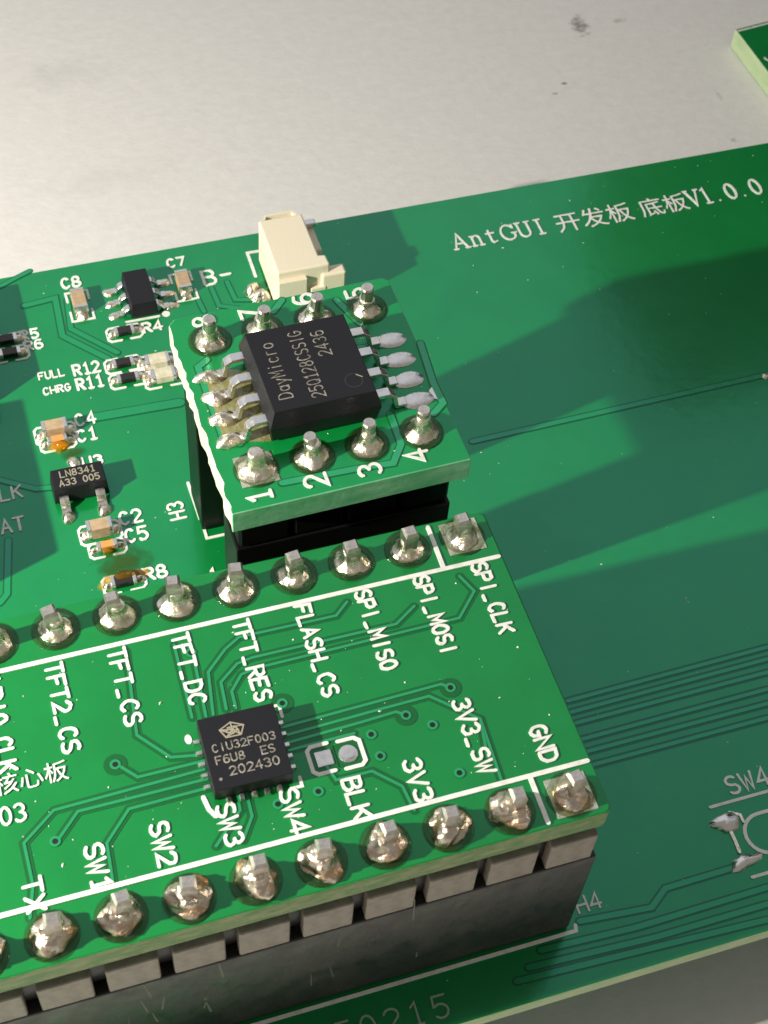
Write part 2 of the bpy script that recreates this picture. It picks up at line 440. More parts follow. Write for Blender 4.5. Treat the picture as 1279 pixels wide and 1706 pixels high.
# ------------------------------------------------------------------ stroke lettering, 4 x 6 grid
def arc(cx, cy, rx, ry, a0, a1, n=8):
    return [(cx + rx * cos(radians(a0 + (a1 - a0) * i / n)), cy + ry * sin(radians(a0 + (a1 - a0) * i / n))) for i in range(n + 1)]
G = {
 'A': [[(0, 0), (2, 6), (4, 0)], [(.8, 2.1), (3.2, 2.1)]],
 'B': [[(0, 0), (0, 6), (2.4, 6)] + arc(2.4, 4.6, 1.3, 1.4, 90, -90, 6) + [(0, 3.2)], [(2.4, 3.2)] + arc(2.4, 1.6, 1.5, 1.6, 90, -90, 6) + [(0, 0)]],
 'C': [arc(2.1, 3, 2, 3, 45, 315, 12)],
 'D': [[(0, 0), (0, 6), (1.6, 6)] + arc(1.6, 3, 2.4, 3, 90, -90, 8) + [(0, 0)]],
 'E': [[(4, 6), (0, 6), (0, 0), (4, 0)], [(0, 3.1), (3, 3.1)]],
 'F': [[(4, 6), (0, 6), (0, 0)], [(0, 3.1), (3, 3.1)]],
 'G': [arc(2.1, 3, 2, 3, 45, 340, 12) + [(4, 2.7), (2.4, 2.7)]],
 'H': [[(0, 0), (0, 6)], [(4, 0), (4, 6)], [(0, 3), (4, 3)]],
 'I': [[(2, 0), (2, 6)]],
 'K': [[(0, 0), (0, 6)], [(4, 6), (0, 2.6)], [(1.4, 3.6), (4, 0)]],
 'L': [[(0, 6), (0, 0), (3.7, 0)]],
 'M': [[(0, 0), (0, 6), (2, 2), (4, 6), (4, 0)]],
 'N': [[(0, 0), (0, 6), (4, 0), (4, 6)]],
 'O': [arc(2, 3, 2, 3, 90, 450, 14)],
 'P': [[(0, 0), (0, 6), (2.4, 6)] + arc(2.4, 4.5, 1.5, 1.5, 90, -90, 6) + [(0, 3)]],
 'Q': [arc(2, 3, 2, 3, 90, 450, 14), [(2.5, 1.5), (4, 0)]],
 'R': [[(0, 0), (0, 6), (2.4, 6)] + arc(2.4, 4.5, 1.5, 1.5, 90, -90, 6) + [(0, 3)], [(1.8, 3), (4, 0)]],
 'S': [arc(2, 4.5, 1.85, 1.5, 35, 270, 8) + arc(2, 1.5, 1.95, 1.5, 90, -145, 8)[1:]],
 'T': [[(0, 6), (4, 6)], [(2, 6), (2, 0)]],
 'U': [[(0, 6), (0, 2)] + arc(2, 2, 2, 2, 180, 360, 8) + [(4, 6)]],
 'V': [[(0, 6), (2, 0), (4, 6)]],
 'W': [[(-.2, 6), (.9, 0), (2, 4.6), (3.1, 0), (4.2, 6)]],
 'X': [[(0, 0), (4, 6)], [(0, 6), (4, 0)]],
 '0': [arc(2, 3, 1.9, 3, 90, 450, 14)],
 '1': [[(.9, 4.8), (2.2, 6), (2.2, 0)], [(.9, 0), (3.4, 0)]],
 '2': [arc(2, 4.3, 1.9, 1.7, 165, -25, 8) + [(0, 0), (4, 0)]],
 '3': [arc(1.9, 4.5, 1.8, 1.5, 150, -80, 8), arc(1.9, 1.6, 2, 1.6, 85, -150, 8)],
 '4': [[(3, 0), (3, 6), (0, 1.8), (4, 1.8)]],
 '5': [[(3.8, 6), (.5, 6), (.3, 3.3)] + arc(1.9, 1.9, 2, 1.9, 130, -140, 8)],
 '6': [[(3.5, 5.7)] + arc(2.2, 3, 2.1, 3, 75, 180, 5) + arc(2, 1.8, 1.9, 1.8, 180, 530, 10)],
 '7': [[(0, 6), (4, 6), (1.4, 0)]],
 '9': [arc(2, 4.2, 1.9, 1.8, 0, 360, 10), [(3.9, 4.2), (3.4, 1.6), (1.6, 0)]],
 '8': [arc(2, 4.5, 1.6, 1.5, 90, 450, 12), arc(2, 1.5, 1.95, 1.5, 90, 450, 12)],
 '-': [[(.4, 3), (3.6, 3)]],
 '_': [[(.2, -.2), (3.2, -.2)]],
 '.': [[(1.8, .1), (2.1, .1)]],
 'D_': [],
 'a': [arc(1.9, 1.9, 1.7, 1.9, 20, 340, 10), [(3.6, 3.8), (3.6, 0)]],
 'y': [[(.2, 4), (2, 0)], [(3.8, 4), (1.2, -2)]],
 'i': [[(2, 0), (2, 4)], [(2, 5.4), (2, 5.7)]],
 'c': [arc(2.1, 2, 1.8, 2, 45, 315, 9)],
 'r': [[(.8, 0), (.8, 4)], arc(2.4, 2.6, 1.5, 1.4, 160, 60, 5)],
 'o': [arc(2, 2, 1.8, 2, 90, 450, 12)],
 # with serifs, drawn thin
 'As': [[(.3, 0), (2.1, 6.1), (4, 0)], [(1, 2.1), (3.2, 2.1)], [(-.3, 0), (1, 0)], [(3.2, 0), (4.7, 0)], [(2.25, 5.6), (4.05, .1)]],
 'ns': [[(.5, 4), (1.1, 4), (1.1, 0)], [(1.1, 3.1)] + arc(2.3, 3, 1, 1.1, 150, 0, 6) + [(3.3, 0)], [(.4, 0), (1.8, 0)], [(2.6, 0), (4, 0)]],
 'ts': [[(1.6, 5.2), (1.6, .8), (2.1, .1), (3, .4)], [(.5, 4), (3, 4)]],
 'Gs': [arc(2.3, 3, 2.2, 3.05, 40, 320, 12) + [(4.05, 2.5)], [(3.1, 2.6), (4.7, 2.6)], [(4, 4.4), (4, 5.9)]],
 'Us': [[(.7, 6), (.7, 1.9)] + arc(2.2, 1.9, 1.5, 1.9, 180, 360, 8) + [(3.7, 6)], [(0, 6), (1.6, 6)], [(3, 6), (4.5, 6)]],
 'Is': [[(2, 0), (2, 6)], [(1.1, 0), (2.9, 0)], [(1.1, 6), (2.9, 6)]],
 'Vs': [[(.2, 6), (2.2, 0), (4.2, 6)], [(-.4, 6), (1, 6)], [(3.4, 6), (4.9, 6)], [(.5, 5.7), (2.3, .3)]],
 '1s': [[(1.2, 5.2), (2.2, 6), (2.2, 0)], [(1.1, 0), (3.3, 0)]],
 '0s': [arc(2, 3, 1.7, 3, 90, 450, 14), arc(2, 3, 1.5, 2.9, 90, 450, 14)],
 '.s': [[(1.2, .2), (1.5, .2)]],
}
def star():
    o = []
    for k in range(5):
        a = pi / 2 + k * 2 * pi / 5
        o.append((2 + 2.6 * cos(a), 3 + 2.6 * sin(a)))
    ins = [(2 + 1.25 * cos(pi / 2 + (k + .5) * 2 * pi / 5), 3 + 1.25 * sin(pi / 2 + (k + .5) * 2 * pi / 5)) for k in range(5)]
    return [o + [o[0]], [o[0], ins[2], o[1]], [o[2], ins[4], o[3]], ins + [ins[0]], [o[1], ins[3], o[2]], [o[3], ins[0], o[4]]]
G['*'] = star()

def text(s_, x, y, ang, h, adv, sw, z, m, parent, name='printed_text', th=0.046, wid=0.72, wob=0.0, slant=0.0):
    """stroke letters; (x, y) is the left end of the base line, ang its direction"""
    mb = MB()
    ca, sa = cos(ang), sin(ang)
    chars = s_ if isinstance(s_, list) else list(s_)
    sx, sy = adv * wid / 4, h / 6
    zz = 0.0
    for k, ch in enumerate(chars):
        for st in G.get(ch, []):
            zz = (zz + 0.0011) % 0.006
            pts = []
            for (a, b_) in st:
                px, py = k * adv + a * sx + b_ * sy * slant, b_ * sy
                if wob: px += wob * (rnd.random() - .5); py += wob * (rnd.random() - .5)
                pts.append((x + px * ca - py * sa, y + px * sa + py * ca))
            mb.ribbon(pts, sw, z, z + th + zz)
    return mb.build(name, m, parent)

# ================================================================== desk (the surface everything stands on)
mb = MB()
mb.add([(-600, -500, TZ), (600, -500, TZ), (600, 900, TZ), (-600, 900, TZ)], [(0, 1, 2, 3)])
desk = mb.build('table_top', 'desk')
desk['kind'] = 'structure'

# ================================================================== large green base board
BT = 0.85
base = thing('base_board', 'large green circuit board lying on the white desk under the two plugged in modules', 'circuit board')
mb = MB()
XL, XR, YF, YB = -62.0, 60.0, -4.0, 45.14
mb.prism([(XL, YF), (XR, YF), (XR, YB), (XL, YB)], -BT, 0, 0, 1)
mb.build('board', ['mask_base', 'fr4'], base, bevel=0.05, segs=1)
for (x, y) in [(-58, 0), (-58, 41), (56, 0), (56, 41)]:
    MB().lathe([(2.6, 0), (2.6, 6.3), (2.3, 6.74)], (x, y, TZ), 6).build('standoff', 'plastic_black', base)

def poly(pts, z=0.0):
    return [(U(u, v, z).x, U(u, v, z).y) for (u, v) in pts]

TN = [0]
def trace(parent, pts, wd, gap, z, gapmat, trmat=None, name='trace', closed=False):
    """a copper track: bare gaps either side show dark, the track itself stands a little proud"""
    TN[0] += 1; e = 0.0006 * (TN[0] % 20); z += e
    g = MB(); g.ribbon(pts, wd + 2 * gap, z, z + 0.004); o = g.build(name, gapmat, parent)
    if trmat:
        tr = MB(); tr.ribbon(pts, wd, z + 0.006, z + 0.026); tr.build('copper', trmat, o)
    return o

# --- tracks on the base board (measured)
BTR = [
 ([(786, 736), (1279, 624)], .30, .09),
 ([(945, 1168), (1279, 1078)], .20, .13), ([(950, 1187), (1279, 1098)], .20, .13), ([(955, 1206), (1279, 1120)], .20, .13),
 ([(965, 1233), (1279, 1148)], .20, .13), ([(975, 1253), (1279, 1172)], .20, .13), ([(985, 1275), (1279, 1196)], .20, .13),
 ([(965, 1535), (1085, 1512), (1108, 1480), (1240, 1440)], .26, .09),
 ([(900, 1583), (1060, 1545), (1279, 1478)], .26, .09), ([(880, 1612), (1090, 1562), (1279, 1506)], .26, .09), ([(860, 1635), (1279, 1532)], .26, .08),
 ([(150, 697), (300, 671)], .55, .08),
 ([(40, 510), (92, 497), (104, 560), (180, 598)], .34, .08), ([(112, 500), (118, 548), (196, 588)], .30, .08),
 ([(0, 800), (60, 815), (90, 812)], .3, .08),
 ([(290, 500), (325, 490), (340, 520)], .26, .07), ([(352, 480), (365, 510), (398, 514)], .26, .07), ([(378, 470), (392, 500), (425, 500)], .26, .07),
 ([(0, 478), (30, 462), (50, 452)], .25, .08),
 ([(0, 1005), (12, 990), (14, 900)], .3, .08),
]
for pts, wd, gp in BTR:
    trace(base, poly(pts), wd, gp, 0.0, 'mask_base_gap', 'mask_base_trace')

# --- printed lines of the base board
def lines(parent, z, items, m='silk', name='printed_outline', th=0.046):
    for pts, wd in items:
        mb = MB(); mb.ribbon(pts, wd, z, z + th); mb.build(name, m, parent)

# row H4 / H3 outlines and other print
HX0, HX1 = -24.2, 1.30
lines(base, 0, [([(-30, -1.50), (1.55, -1.50), (1.62, -1.25)], .17)])
lines(base, 0, [(poly([(313, 805), (333, 864), (372, 861)]), .17), ([(-9.15, 24.9), (-9.15, 23.75), (-8.2, 23.75)], .15)])
for s_, u, v, ang, h, adv, sw in [
    ('B-', 342, 476, 0, 1.15, 1.0, .17), ('C8', 105, 482, 0, .80, .62, .15), ('C7', 281, 447, 0, .70, .60, .13),
    ('R4', 241, 555, 0, .72, .62, .14), ('R12', 125, 627, 0, .78, .53, .14), ('R11', 131, 651, 0, .80, .53, .15),
    ('FULL', 66, 634, 0, .52, .38, .09), ('CHRG', 74, 659, 0, .50, .40, .09), ('R5', 36, 568, 0, .70, .58, .13), ('R6', 43, 585, 0, .66, .58, .12),
    ('C4', 128, 711, 0, .80, .62, .14), ('C1', 131, 737, 0, .78, .62, .14), ('U3', 140, 779, 0, .62, .60, .14),
    ('C2', 202, 876, 0, .82, .66, .14), ('C5', 212, 905, 0, .82, .66, .14), ('R8', 243, 968, 0, .74, .66, .15),
    ('H3', 310, 862, pi / 2, .80, .62, .13), ('H4', 965, 1522, 0, .72, .66, .10), ('SW4', 1217, 1324, 0, .88, .78, .13),
    ('CLK', -18, 840, 0, .80, .64, .12), ('SWDAT', -62, 904, 0, .84, .68, .13), ('1', 352, 968, 0, .7, .6, .12)]:
    p = U(u, v, 0)
    text(s_, p.x, p.y, ang, h, adv, sw, 0.0, 'silk', base, wob=0.015)
# title in serif letters with three and two Chinese characters between
p = U(757, 416)
text(['As', 'ns', 'ts', 'Gs', 'Us', 'Is'], p.x + .05, p.y - .05, 0, 1.25, 1.06, .12, 0, 'silk', base, wid=.80)
text(['Vs', '1s', '.s', '0s', '.s', '0s'], 26.35, 40.72, 0, 1.35, .88, .12, 0, 'silk', base, wid=.86)
def han(s_, x, y, size, z, parent, rz=0, m='silk', squash=1.0):
    cu = bpy.data.curves.new('han', 'FONT')
    cu.body = s_; cu.size = size; cu.resolution_u = 2; cu.extrude = 0.01
    o = bpy.data.objects.new('han', cu)
    COL.objects.link(o)
    dg = bpy.context.evaluated_depsgraph_get()
    me = bpy.data.meshes.new_from_object(o.evaluated_get(dg))
    bpy.data.objects.remove(o)
    me.materials.clear(); me.materials.append(M[m])
    q = place(me, 'printed_text', parent, (x, y, z + 0.045), rz)
    q.scale = (squash, 1, 1)
    return q
han('开发板', 17.25, 40.62, 1.78, 0, base, squash=.98)
han('底板', 22.95, 40.62, 1.70, 0, base, squash=.98)
# etched date near the front edge
text('250215', -11.15, -3.40, radians(-1), .98, 1.08, .085, 0, 'silk_faint', base, wid=.62, name='etched_date')

# --- female header sockets soldered to the base board
HF = 7.73
def socket(x0, x1, yc, h, n, x_first, pitch=2.54, y_half=1.27, label=None, m_='plastic_deep'):
    mb = MB()
    mb.box(x0, x1, yc - y_half, yc + y_half, 0.12, h)
    o = mb.build('header_socket', m_, base, bevel=0.08, label=label)
    for i in range(n):
        MB().box(-.32, .32, -.32, .32, 0, .02).build('contact_slot', 'hole', o, (x_first + i * pitch, yc, h + .002))
    return o
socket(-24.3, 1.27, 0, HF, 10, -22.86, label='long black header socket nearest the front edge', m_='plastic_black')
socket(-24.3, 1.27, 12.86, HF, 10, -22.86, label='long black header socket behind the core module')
for yy in (17.66, 25.50):
    socket(-9.27, .90, yy, 9.1, 4, -8.0)
MB().box(-.3, .3, -.5, .5, 0, .8).build('solder_tab', 'tin', base, (-7.75, 23.7 - 7.2, 0), bevel=.1)

rr = random.Random(31)
for k in range(14):
    x = rr.uniform(-20, -6); z = rr.uniform(1.5, 6.5); l_ = rr.uniform(.6, 2.2)
    mb = MB(); w_ = rr.uniform(.02, .05); sx = rr.uniform(-.25, .25)
    mb.add([(x - w_, -1.276, z), (x + w_, -1.276, z), (x + sx + w_ * .4, -1.276, z + l_), (x + sx - w_ * .4, -1.276, z + l_)], [(0, 1, 2, 3)])
    mb.build('scratch', 'scuffed', base)

# --- small parts soldered to the base board
def terminals(o, L, W, H, e, vert=False):
    """two tinned end caps of a chip part, as sub-parts"""
    for s_ in (-1, 1):
        mb = MB()
        if vert: mb.box(-W / 2 - .012, W / 2 + .012, s_ * (L / 2) - e / 2, s_ * (L / 2) + e / 2, 0, H + .012)
        else: mb.box(s_ * (L / 2) - e / 2, s_ * (L / 2) + e / 2, -W / 2 - .012, W / 2 + .012, 0, H + .012)
        mb.build('end_cap', 'tin', o, bevel=.04)

def fillet(o, L, W, vert, sc=1.0, m='solder', r=.40):
    for s_ in (-1, 1):
        c = (0, s_ * (L / 2 + .20)) if vert else (s_ * (L / 2 + .20), 0)
        mb = MB().lathe([(r * sc, 0), (r * sc * .92, .08), (r * sc * .62, .22), (r * .2, .30)], (0, 0, 0), 12, .12, .10, seed=rnd.randrange(999))
        for i, v_ in enumerate(mb.v):
            mb.v[i] = (v_[0] * (W / .8 if vert else .9), v_[1] * (.9 if vert else W / .8), v_[2])
        q = mb.build('solder_fillet', m, o, (c[0], c[1], 0), smooth=True)

def chip_part(name, u, v, z, L, W, H, m, vert=False, e=.22, rz=0, out=True, gap_brackets=True, label=None, fil=True, pad='tin'):
    """capacitor / resistor with its printed bracket"""
    p = U(u, v, z)
    mb = MB()
    if vert: mb.box(-W / 2, W / 2, -L / 2, L / 2, 0.02, H)
    else: mb.box(-L / 2, L / 2, -W / 2, W / 2, 0.02, H)
    o = mb.build(name, m, base, (p.x, p.y, 0), rz, bevel=.03, label=label)
    terminals(o, L, W, H, e, vert)
    if fil: fillet(o, L, W, vert)
    if out:
        a, b_ = (L / 2 + .52, W / 2 + .26) if not vert else (W / 2 + .24, L / 2 + .48)
        c_ = .18
        if vert:
            its = [[(-a, b_ * .35), (-a, b_), (a, b_), (a, b_ * .35)], [(-a, -b_ * .35), (-a, -b_), (a, -b_), (a, -b_ * .35)]]
        else:
            its = [[(-a * .25, b_), (-a + c_, b_), (-a, b_ - c_), (-a, -b_ + c_), (-a + c_, -b_), (-a * .25, -b_)], [(a * .25, b_), (a - c_, b_), (a, b_ - c_), (a, -b_ + c_), (a - c_, -b_), (a * .25, -b_)]]
        for it in its:
            MB().ribbon(it, .13, 0, .044).build('printed_bracket', 'silk', o)
    return o
chip_part('capacitor', 131, 496, .7, 1.35, .78, .72, 'cap', True, label='tan capacitor left of the small six legged chip')
chip_part('capacitor', 305, 464, .7, 1.25, .74, .72, 'cap', True, label='tan capacitor right of the small six legged chip')
chip_part('resistor', 207, 549, .3, .95, .52, .34, 'resistor', label='small black resistor below the six legged chip')
chip_part('resistor', 205, 602, .3, 1.0, .52, .34, 'resistor', label='upper of the two black resistors left of the flash module')
chip_part('resistor', 213, 627, .3, 1.0, .52, .34, 'resistor', label='lower of the two black resistors left of the flash module')
chip_part('resistor', 10, 563, .3, 1.0, .52, .34, 'resistor', label='upper black resistor at the left edge')
chip_part('resistor', 16, 585, .3, 1.0, .52, .34, 'resistor', label='lower black resistor at the left edge')
chip_part('led', 262, 596, .5, 1.15, .78, .5, 'led', label='upper pale LED beside the flash module')
chip_part('led', 272, 620, .5, 1.15, .78, .5, 'led', label='lower pale LED beside the flash module')
chip_part('capacitor', 90, 707, .8, 1.15, .70, .85, 'cap', label='larger tan capacitor above the three legged regulator')
chip_part('capacitor', 95, 729, .5, .85, .42, .50, 'cap_orange', label='small orange capacitor above the three legged regulator')
chip_part('capacitor', 165, 873, .8, 1.10, .70, .85, 'cap', label='larger tan capacitor below the regulator')
chip_part('capacitor', 178, 905, .5, .85, .42, .50, 'cap_orange', label='small orange capacitor below the regulator')
chip_part('resistor', 206, 965, .35, 1.10, .55, .38, 'resistor', label='amber stained resistor behind the core module')
def puddle(parent, x, y, rx, ry, h, m, seed, z=0, name='flux_residue'):
    mb = MB().lathe([(1, 0.004), (.93, h * .35), (.75, h * .75), (.4, h), (.1, h)], (0, 0, 0), 22, .10, .10, seed=seed)
    mb.v = [(a * rx, b_ * ry, c_) for a, b_, c_ in mb.v]
    return mb.build(name, m, parent, (x, y, z), smooth=True)
def film(parent, x, y, rx, ry, z, m, name='flux_stain'):
    mb = MB(); mb.disc(0, 0, ry, 0, 0, 28, rx)
    return mb.build(name, m, parent, (x, y, z))
p = U(205, 940); film(base, p.x, p.y, 1.9, 1.3, .050, 'stain_olive')
p = U(232, 958); film(base, p.x, p.y, .75, .42, .056, 'stain_amber')
p = U(185, 972); film(base, p.x, p.y, .9, .6, .058, 'stain_amber')
p = U(206, 965); puddle(base, p.x + .1, p.y, .75, .42, .46, 'flux_amber', 3)
p = U(100, 742); puddle(base, p.x, p.y, .50, .42, .46, 'flux_amber', 5); film(base, p.x, p.y, .9, .7, .052, 'stain_amber')
p = U(182, 912); puddle(base, p.x, p.y, .5, .40, .44, 'flux_amber', 6)
p = U(122, 756); film(base, p.x, p.y, .9, .5, .054, 'stain_olive')

def gull(x_in, x_out, z_top, z_foot=.03, foot=.45):
    s_ = 1 if x_out > x_in else -1
    k = x_out - s_ * foot
    return [(x_in, z_top), (k - s_ * .28, z_top), (k - s_ * .12, z_top - .10), (k, z_foot + .12), (k + s_ * .08, z_foot), (x_out, z_foot)]
def lead(parent, x_in, x_out, yc, wd, z_top, th, foot=.45, m='tin', rot=0, loc=(0, 0, 0)):
    pr = gull(x_in, x_out, z_top, foot=foot)
    if x_out < x_in: pr = pr[::-1]
    return MB().sweep(pr, yc - wd / 2, yc + wd / 2, th).build('lead', m, parent, loc, rot, bevel=.02, segs=1)

# six legged charger chip
p = U(231, 478, 1.05)
so6 = MB().box(-.80, .80, -1.48, 1.48, .12, 1.08, .10).build('small_chip', 'epoxy', base, (p.x, p.y, 0), bevel=.04, label='black six legged chip near the back edge')
for i in (-1, 0, 1):
    for s_ in (-1, 1):
        lead(so6, s_ * .78, s_ * 1.52, i * .95, .42, .45, .13, .40)
        mb = MB().lathe([(.34, 0), (.30, .08), (.15, .17)], (0, 0, 0), 12, .15, .1, seed=i + 5 * s_ + 9)
        mb.v = [(a * 1.3, b_ * .85, c_) for a, b_, c_ in mb.v]
        mb.build('solder_fillet', 'solder', so6, (s_ * 1.62, i * .95, 0), smooth=True)
lines(base, 0, [([(-9.97, 40.38 - .55), (-8.03, 40.37 - .55)], .14), ([(p.x - .6, p.y + 1.72), (p.x + .75, p.y + 1.72)], .12)])
MB().disc(-7.62, 39.9, .24, 0, .02).build('printed_dot', 'silk', base)

# three legged regulator
p = U(130, 793, 1.1)
so3 = MB().box(-1.45, 1.45, -.78, .78, .12, 1.15, .10).build('regulator', 'epoxy', base, (p.x, p.y, 0), bevel=.04, label='black three legged regulator with grey lettering')
text('LN8341', -.90, .08, 0, .40, .32, .065, 1.15, 'laser_gold', so3, 'marking', th=.008)
text('A33', -1.02, -.50, 0, .40, .31, .065, 1.15, 'laser_gold', so3, 'marking', th=.008)
text('005', .22, -.50, 0, .40, .31, .065, 1.15, 'laser_gold', so3, 'marking', th=.008)
for (cx, s_) in ((-.95, -1), (.95, -1), (0.0, 1)):
    pr = gull(s_ * .76, s_ * 1.55, .55)
    if s_ < 0: pr = pr[::-1]
    mb = MB().sweep(pr, cx - .24, cx + .24, .15)
    mb.v = [(v_[1], v_[0], v_[2]) for v_ in mb.v]; mb.f = [f[::-1] for f in mb.f]
    mb.build('lead', 'tin', so3, bevel=.02, segs=1)
    q = MB().lathe([(.42, 0), (.38, .12), (.20, .26), (.08, .30)], (0, 0, 0), 12, .15, .08, seed=int(cx * 10) + 30)
    q.v = [(a * .85, b_ * 1.1, c_) for a, b_, c_ in q.v]
    q.build('solder_fillet', 'solder', so3, (cx, s_ * 1.72, 0), smooth=True)

# cream battery connector
Z = 3.4
con = thing  # keep the helper name short below
pt = lambda u, v, z=Z: (U(u, v, z).x, U(u, v, z).y)
mb = MB()
x0, y1_ = pt(430, 368); x1, _ = pt(516, 366)
front = pt(450, 458)[1]
body = [(x0 - .05, front), (x0 + 2.62, front), (x0 + 3.05, front + .02), (x0 + 3.02, front + .80), (x0 + 2.62, front + .86), (x0 + 2.62, y1_), (x0, y1_)]
mb.prism(body, 0.25, Z)
conn = mb.build('connector', 'cream', base, bevel=.10, label='cream two pin battery connector at the back edge')
mb = MB(); mb.box(x0 + 2.55, x0 + 4.0, front - .20, front + .55, .25, Z - .65); mb.build('side_lug', 'cream', conn, bevel=.12)
mb = MB(); mb.box(x0 - .05, x0 + 1.65, front - .30, front + .02, .25, Z - .55); mb.build('front_rib', 'cream', conn, bevel=.05)
mb = MB(); mb.box(x0 + 1.9, x0 + 2.8, front - .25, front, .25, Z - 1.5); mb.build('front_rib', 'cream', conn, bevel=.05)
mb = MB(); mb.ribbon([(x0 + .35, y1_ + .02), (x0 + .50, y1_ + .30), (x0 + 2.1, y1_ + .34), (x0 + 2.3, y1_ + .02)], .14, Z - .35, Z - .02); mb.box(x0 + .3, x0 + 2.35, y1_ - .05, y1_ + .40, Z - 1.6, Z - .38); mb.build('latch_rim', 'cream', conn)
mb = MB(); mb.box(x0 + 2.4, x0 + 3.35, y1_ - .55, y1_ - .10, Z - .75, Z - .45); mb.build('contact', 'tin', conn, bevel=.06)
mb = MB(); mb.box(x0 + 2.35, x0 + 3.2, y1_ - 2.4, y1_ - .2, .25, Z - .8); mb.build('rear_wall', 'cream', conn, bevel=.08)


for (u, v, r) in [(420, 486, .5), (436, 496, .55)]:
    p = U(u, v); MB().lathe([(r, 0), (r * .85, .2), (r * .5, .5), (.1, .6)], (0, 0, 0), 14, .25, .2, seed=u).build('solder_fillet', 'solder', conn, (p.x, p.y, 0), smooth=True)
lines(base, 0, [(poly([(430, 419), (412, 422), (426, 462)]), .18)])

# switch footprint at the right
lines(base, 0, [([(9.95, 1.80 + .55), (14.5, 1.80 + .55)], .15), ([(10.35, -1.42), (14.5, -1.42)], .15)])
p = U(1279, 1405)
ov = arc(11.95, .42, 1.0, 1.0, 90, 270, 12)
lines(base, 0, [([(17, 1.42)] + ov + [(17, -.58)], .17)])
mb = MB().lathe([(.62, 0), (.55, .14), (.34, .28), (.1, .32)], (0, 0, 0), 16, .35, .22, seed=5); mb.v = [(a * 1.2, b_ * .75, c_) for a, b_, c_ in mb.v]
p = U(1208, 1371); mb.build('solder_blob', 'tin', base, (p.x, p.y, 0), .2, smooth=True)
mb = MB().lathe([(.62, 0), (.55, .12), (.34, .24), (.1, .28)], (0, 0, 0), 16, .35, .22, seed=8); mb.v = [(a * 1.1, b_ * .62, c_) for a, b_, c_ in mb.v]
p = U(1240, 1436); mb.build('solder_blob', 'tin', base, (p.x, p.y, 0), .15, smooth=True)
MB().ribbon(poly([(1216, 1385), (1224, 1402), (1231, 1420)]), .16, 0, .09).build('solder_thread', 'solder', base)
MB().ribbon(poly([(1214, 1354), (1232, 1358), (1238, 1370)]), .13, 0, .08).build('solder_thread', 'solder', base)

# unseen blocks added left of the frame, sized for the shadows they throw in
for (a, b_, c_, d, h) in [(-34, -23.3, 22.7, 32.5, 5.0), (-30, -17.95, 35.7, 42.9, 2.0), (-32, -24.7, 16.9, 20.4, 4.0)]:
    o = MB().box(a, b_, c_, d, .1, h, .15).build('shadow_block', 'plastic_black', base, bevel=.15)
    for k in range(2):
        MB().disc((a + b_) / 2 + (k - .5) * 5, (c_ + d) / 2, .8, 0, h + .012).build('block_dot', 'hole', o)
# mounted microswitch contact at the right edge of the frame
p = U(1274, 628)
MB().lathe([(.22, 0), (.2, .1), (.08, .16)], (p.x, p.y, 0), 10, .3, .2, seed=4).build('solder_blob', 'solder', base, smooth=True)

# dust, lint and solder splashes on the boards
def specks(parent, z, x0, x1, y0, y1, n, rmin, rmax, m, seed, name='dust'):
    rr = random.Random(seed); mb = MB()
    for _ in range(n):
        x, y = rr.uniform(x0, x1), rr.uniform(y0, y1); r = rr.uniform(rmin, rmax) * rr.random() ** 1.5 + rmin * .4; a = rr.random() * 3.14
        e = r * rr.uniform(1, 2.6)
        vs = [(x + e * cos(a), y + e * sin(a), z + .01), (x - r * sin(a), y + r * cos(a), z + .01), (x - e * cos(a), y - e * sin(a), z + .01), (x + r * sin(a), y - r * cos(a), z + .01), (x, y, z + r * .9 + .01)]
        mb.add(vs, [(0, 1, 4), (1, 2, 4), (2, 3, 4), (3, 0, 4)])
    o = mb.build(name, m, parent); o['kind'] = 'stuff'
    return o
specks(base, 0, -24, 40, -3.5, 44.8, 420, .012, .05, 'silk', 3)

# ================================================================== shared solder joints and pins
ZC = HF + 2.54 + 1.25
def joint_mesh(seed, h=1.0, r=.80, lump=False):
    if lump: prof = [(r, 0), (r * .97, .12), (r * .86, .34), (r * .70, .55), (r * .52, .72), (.36, .84), (.2, .86)]
    else: prof = [(r, 0), (r * .93, .05), (r * .74, .17), (r * .57, .34), (r * .46, .55), (.37, .78), (.33, h), (.2, h + .02)]
    pr2 = []
    for (r0, z0_), (r1, z1_) in zip(prof, prof[1:]):
        pr2 += [(r0, z0_), ((r0 + r1) / 2, (z0_ + z1_) / 2)]
    prof = pr2 + [prof[-1]]
    mb = MB().lathe(prof, (0, 0, 0), 32, .0, .05 if not lump else .09, seed=seed)
    amp = .17 if lump else .085
    vv = []
    for (x_, y_, z_) in mb.v:
        o_ = Vector((x_ * 1.6 + seed * 7.3, y_ * 1.6, z_ * 2.2))
        k_ = noise.noise(o_) * amp + noise.noise(o_ * 2.7) * amp * .5
        q_ = min(1, z_ / .15)
        vv.append((x_ * (1 + k_ * 1.3), y_ * (1 + k_ * 1.3), z_ + k_ * q_ * (1.3 if lump else .8)))
    mb.v = vv
    me = bpy.data.meshes.new('solder_joint'); me.from_pydata(mb.v, [], mb.f)
    for p_ in me.polygons: p_.use_smooth = True
    return me
def pin_mesh(h, k=.30):
    mb = MB().box(-k, k, -k, k, .2, h - .16); mb.add([(-k, -k, h - .16), (k, -k, h - .16), (k, k, h - .16), (-k, k, h - .16), (-k * .7, -k * .7, h), (k * .7, -k * .7, h), (k * .7, k * .7, h), (-k * .7, k * .7, h)],
        [(4, 5, 6, 7), (0, 1, 5, 4), (1, 2, 6, 5), (2, 3, 7, 6), (3, 0, 4, 7)])
    me = bpy.data.meshes.new('pin'); me.from_pydata(mb.v, [], mb.f); me.materials.append(M['pin'])
    return me
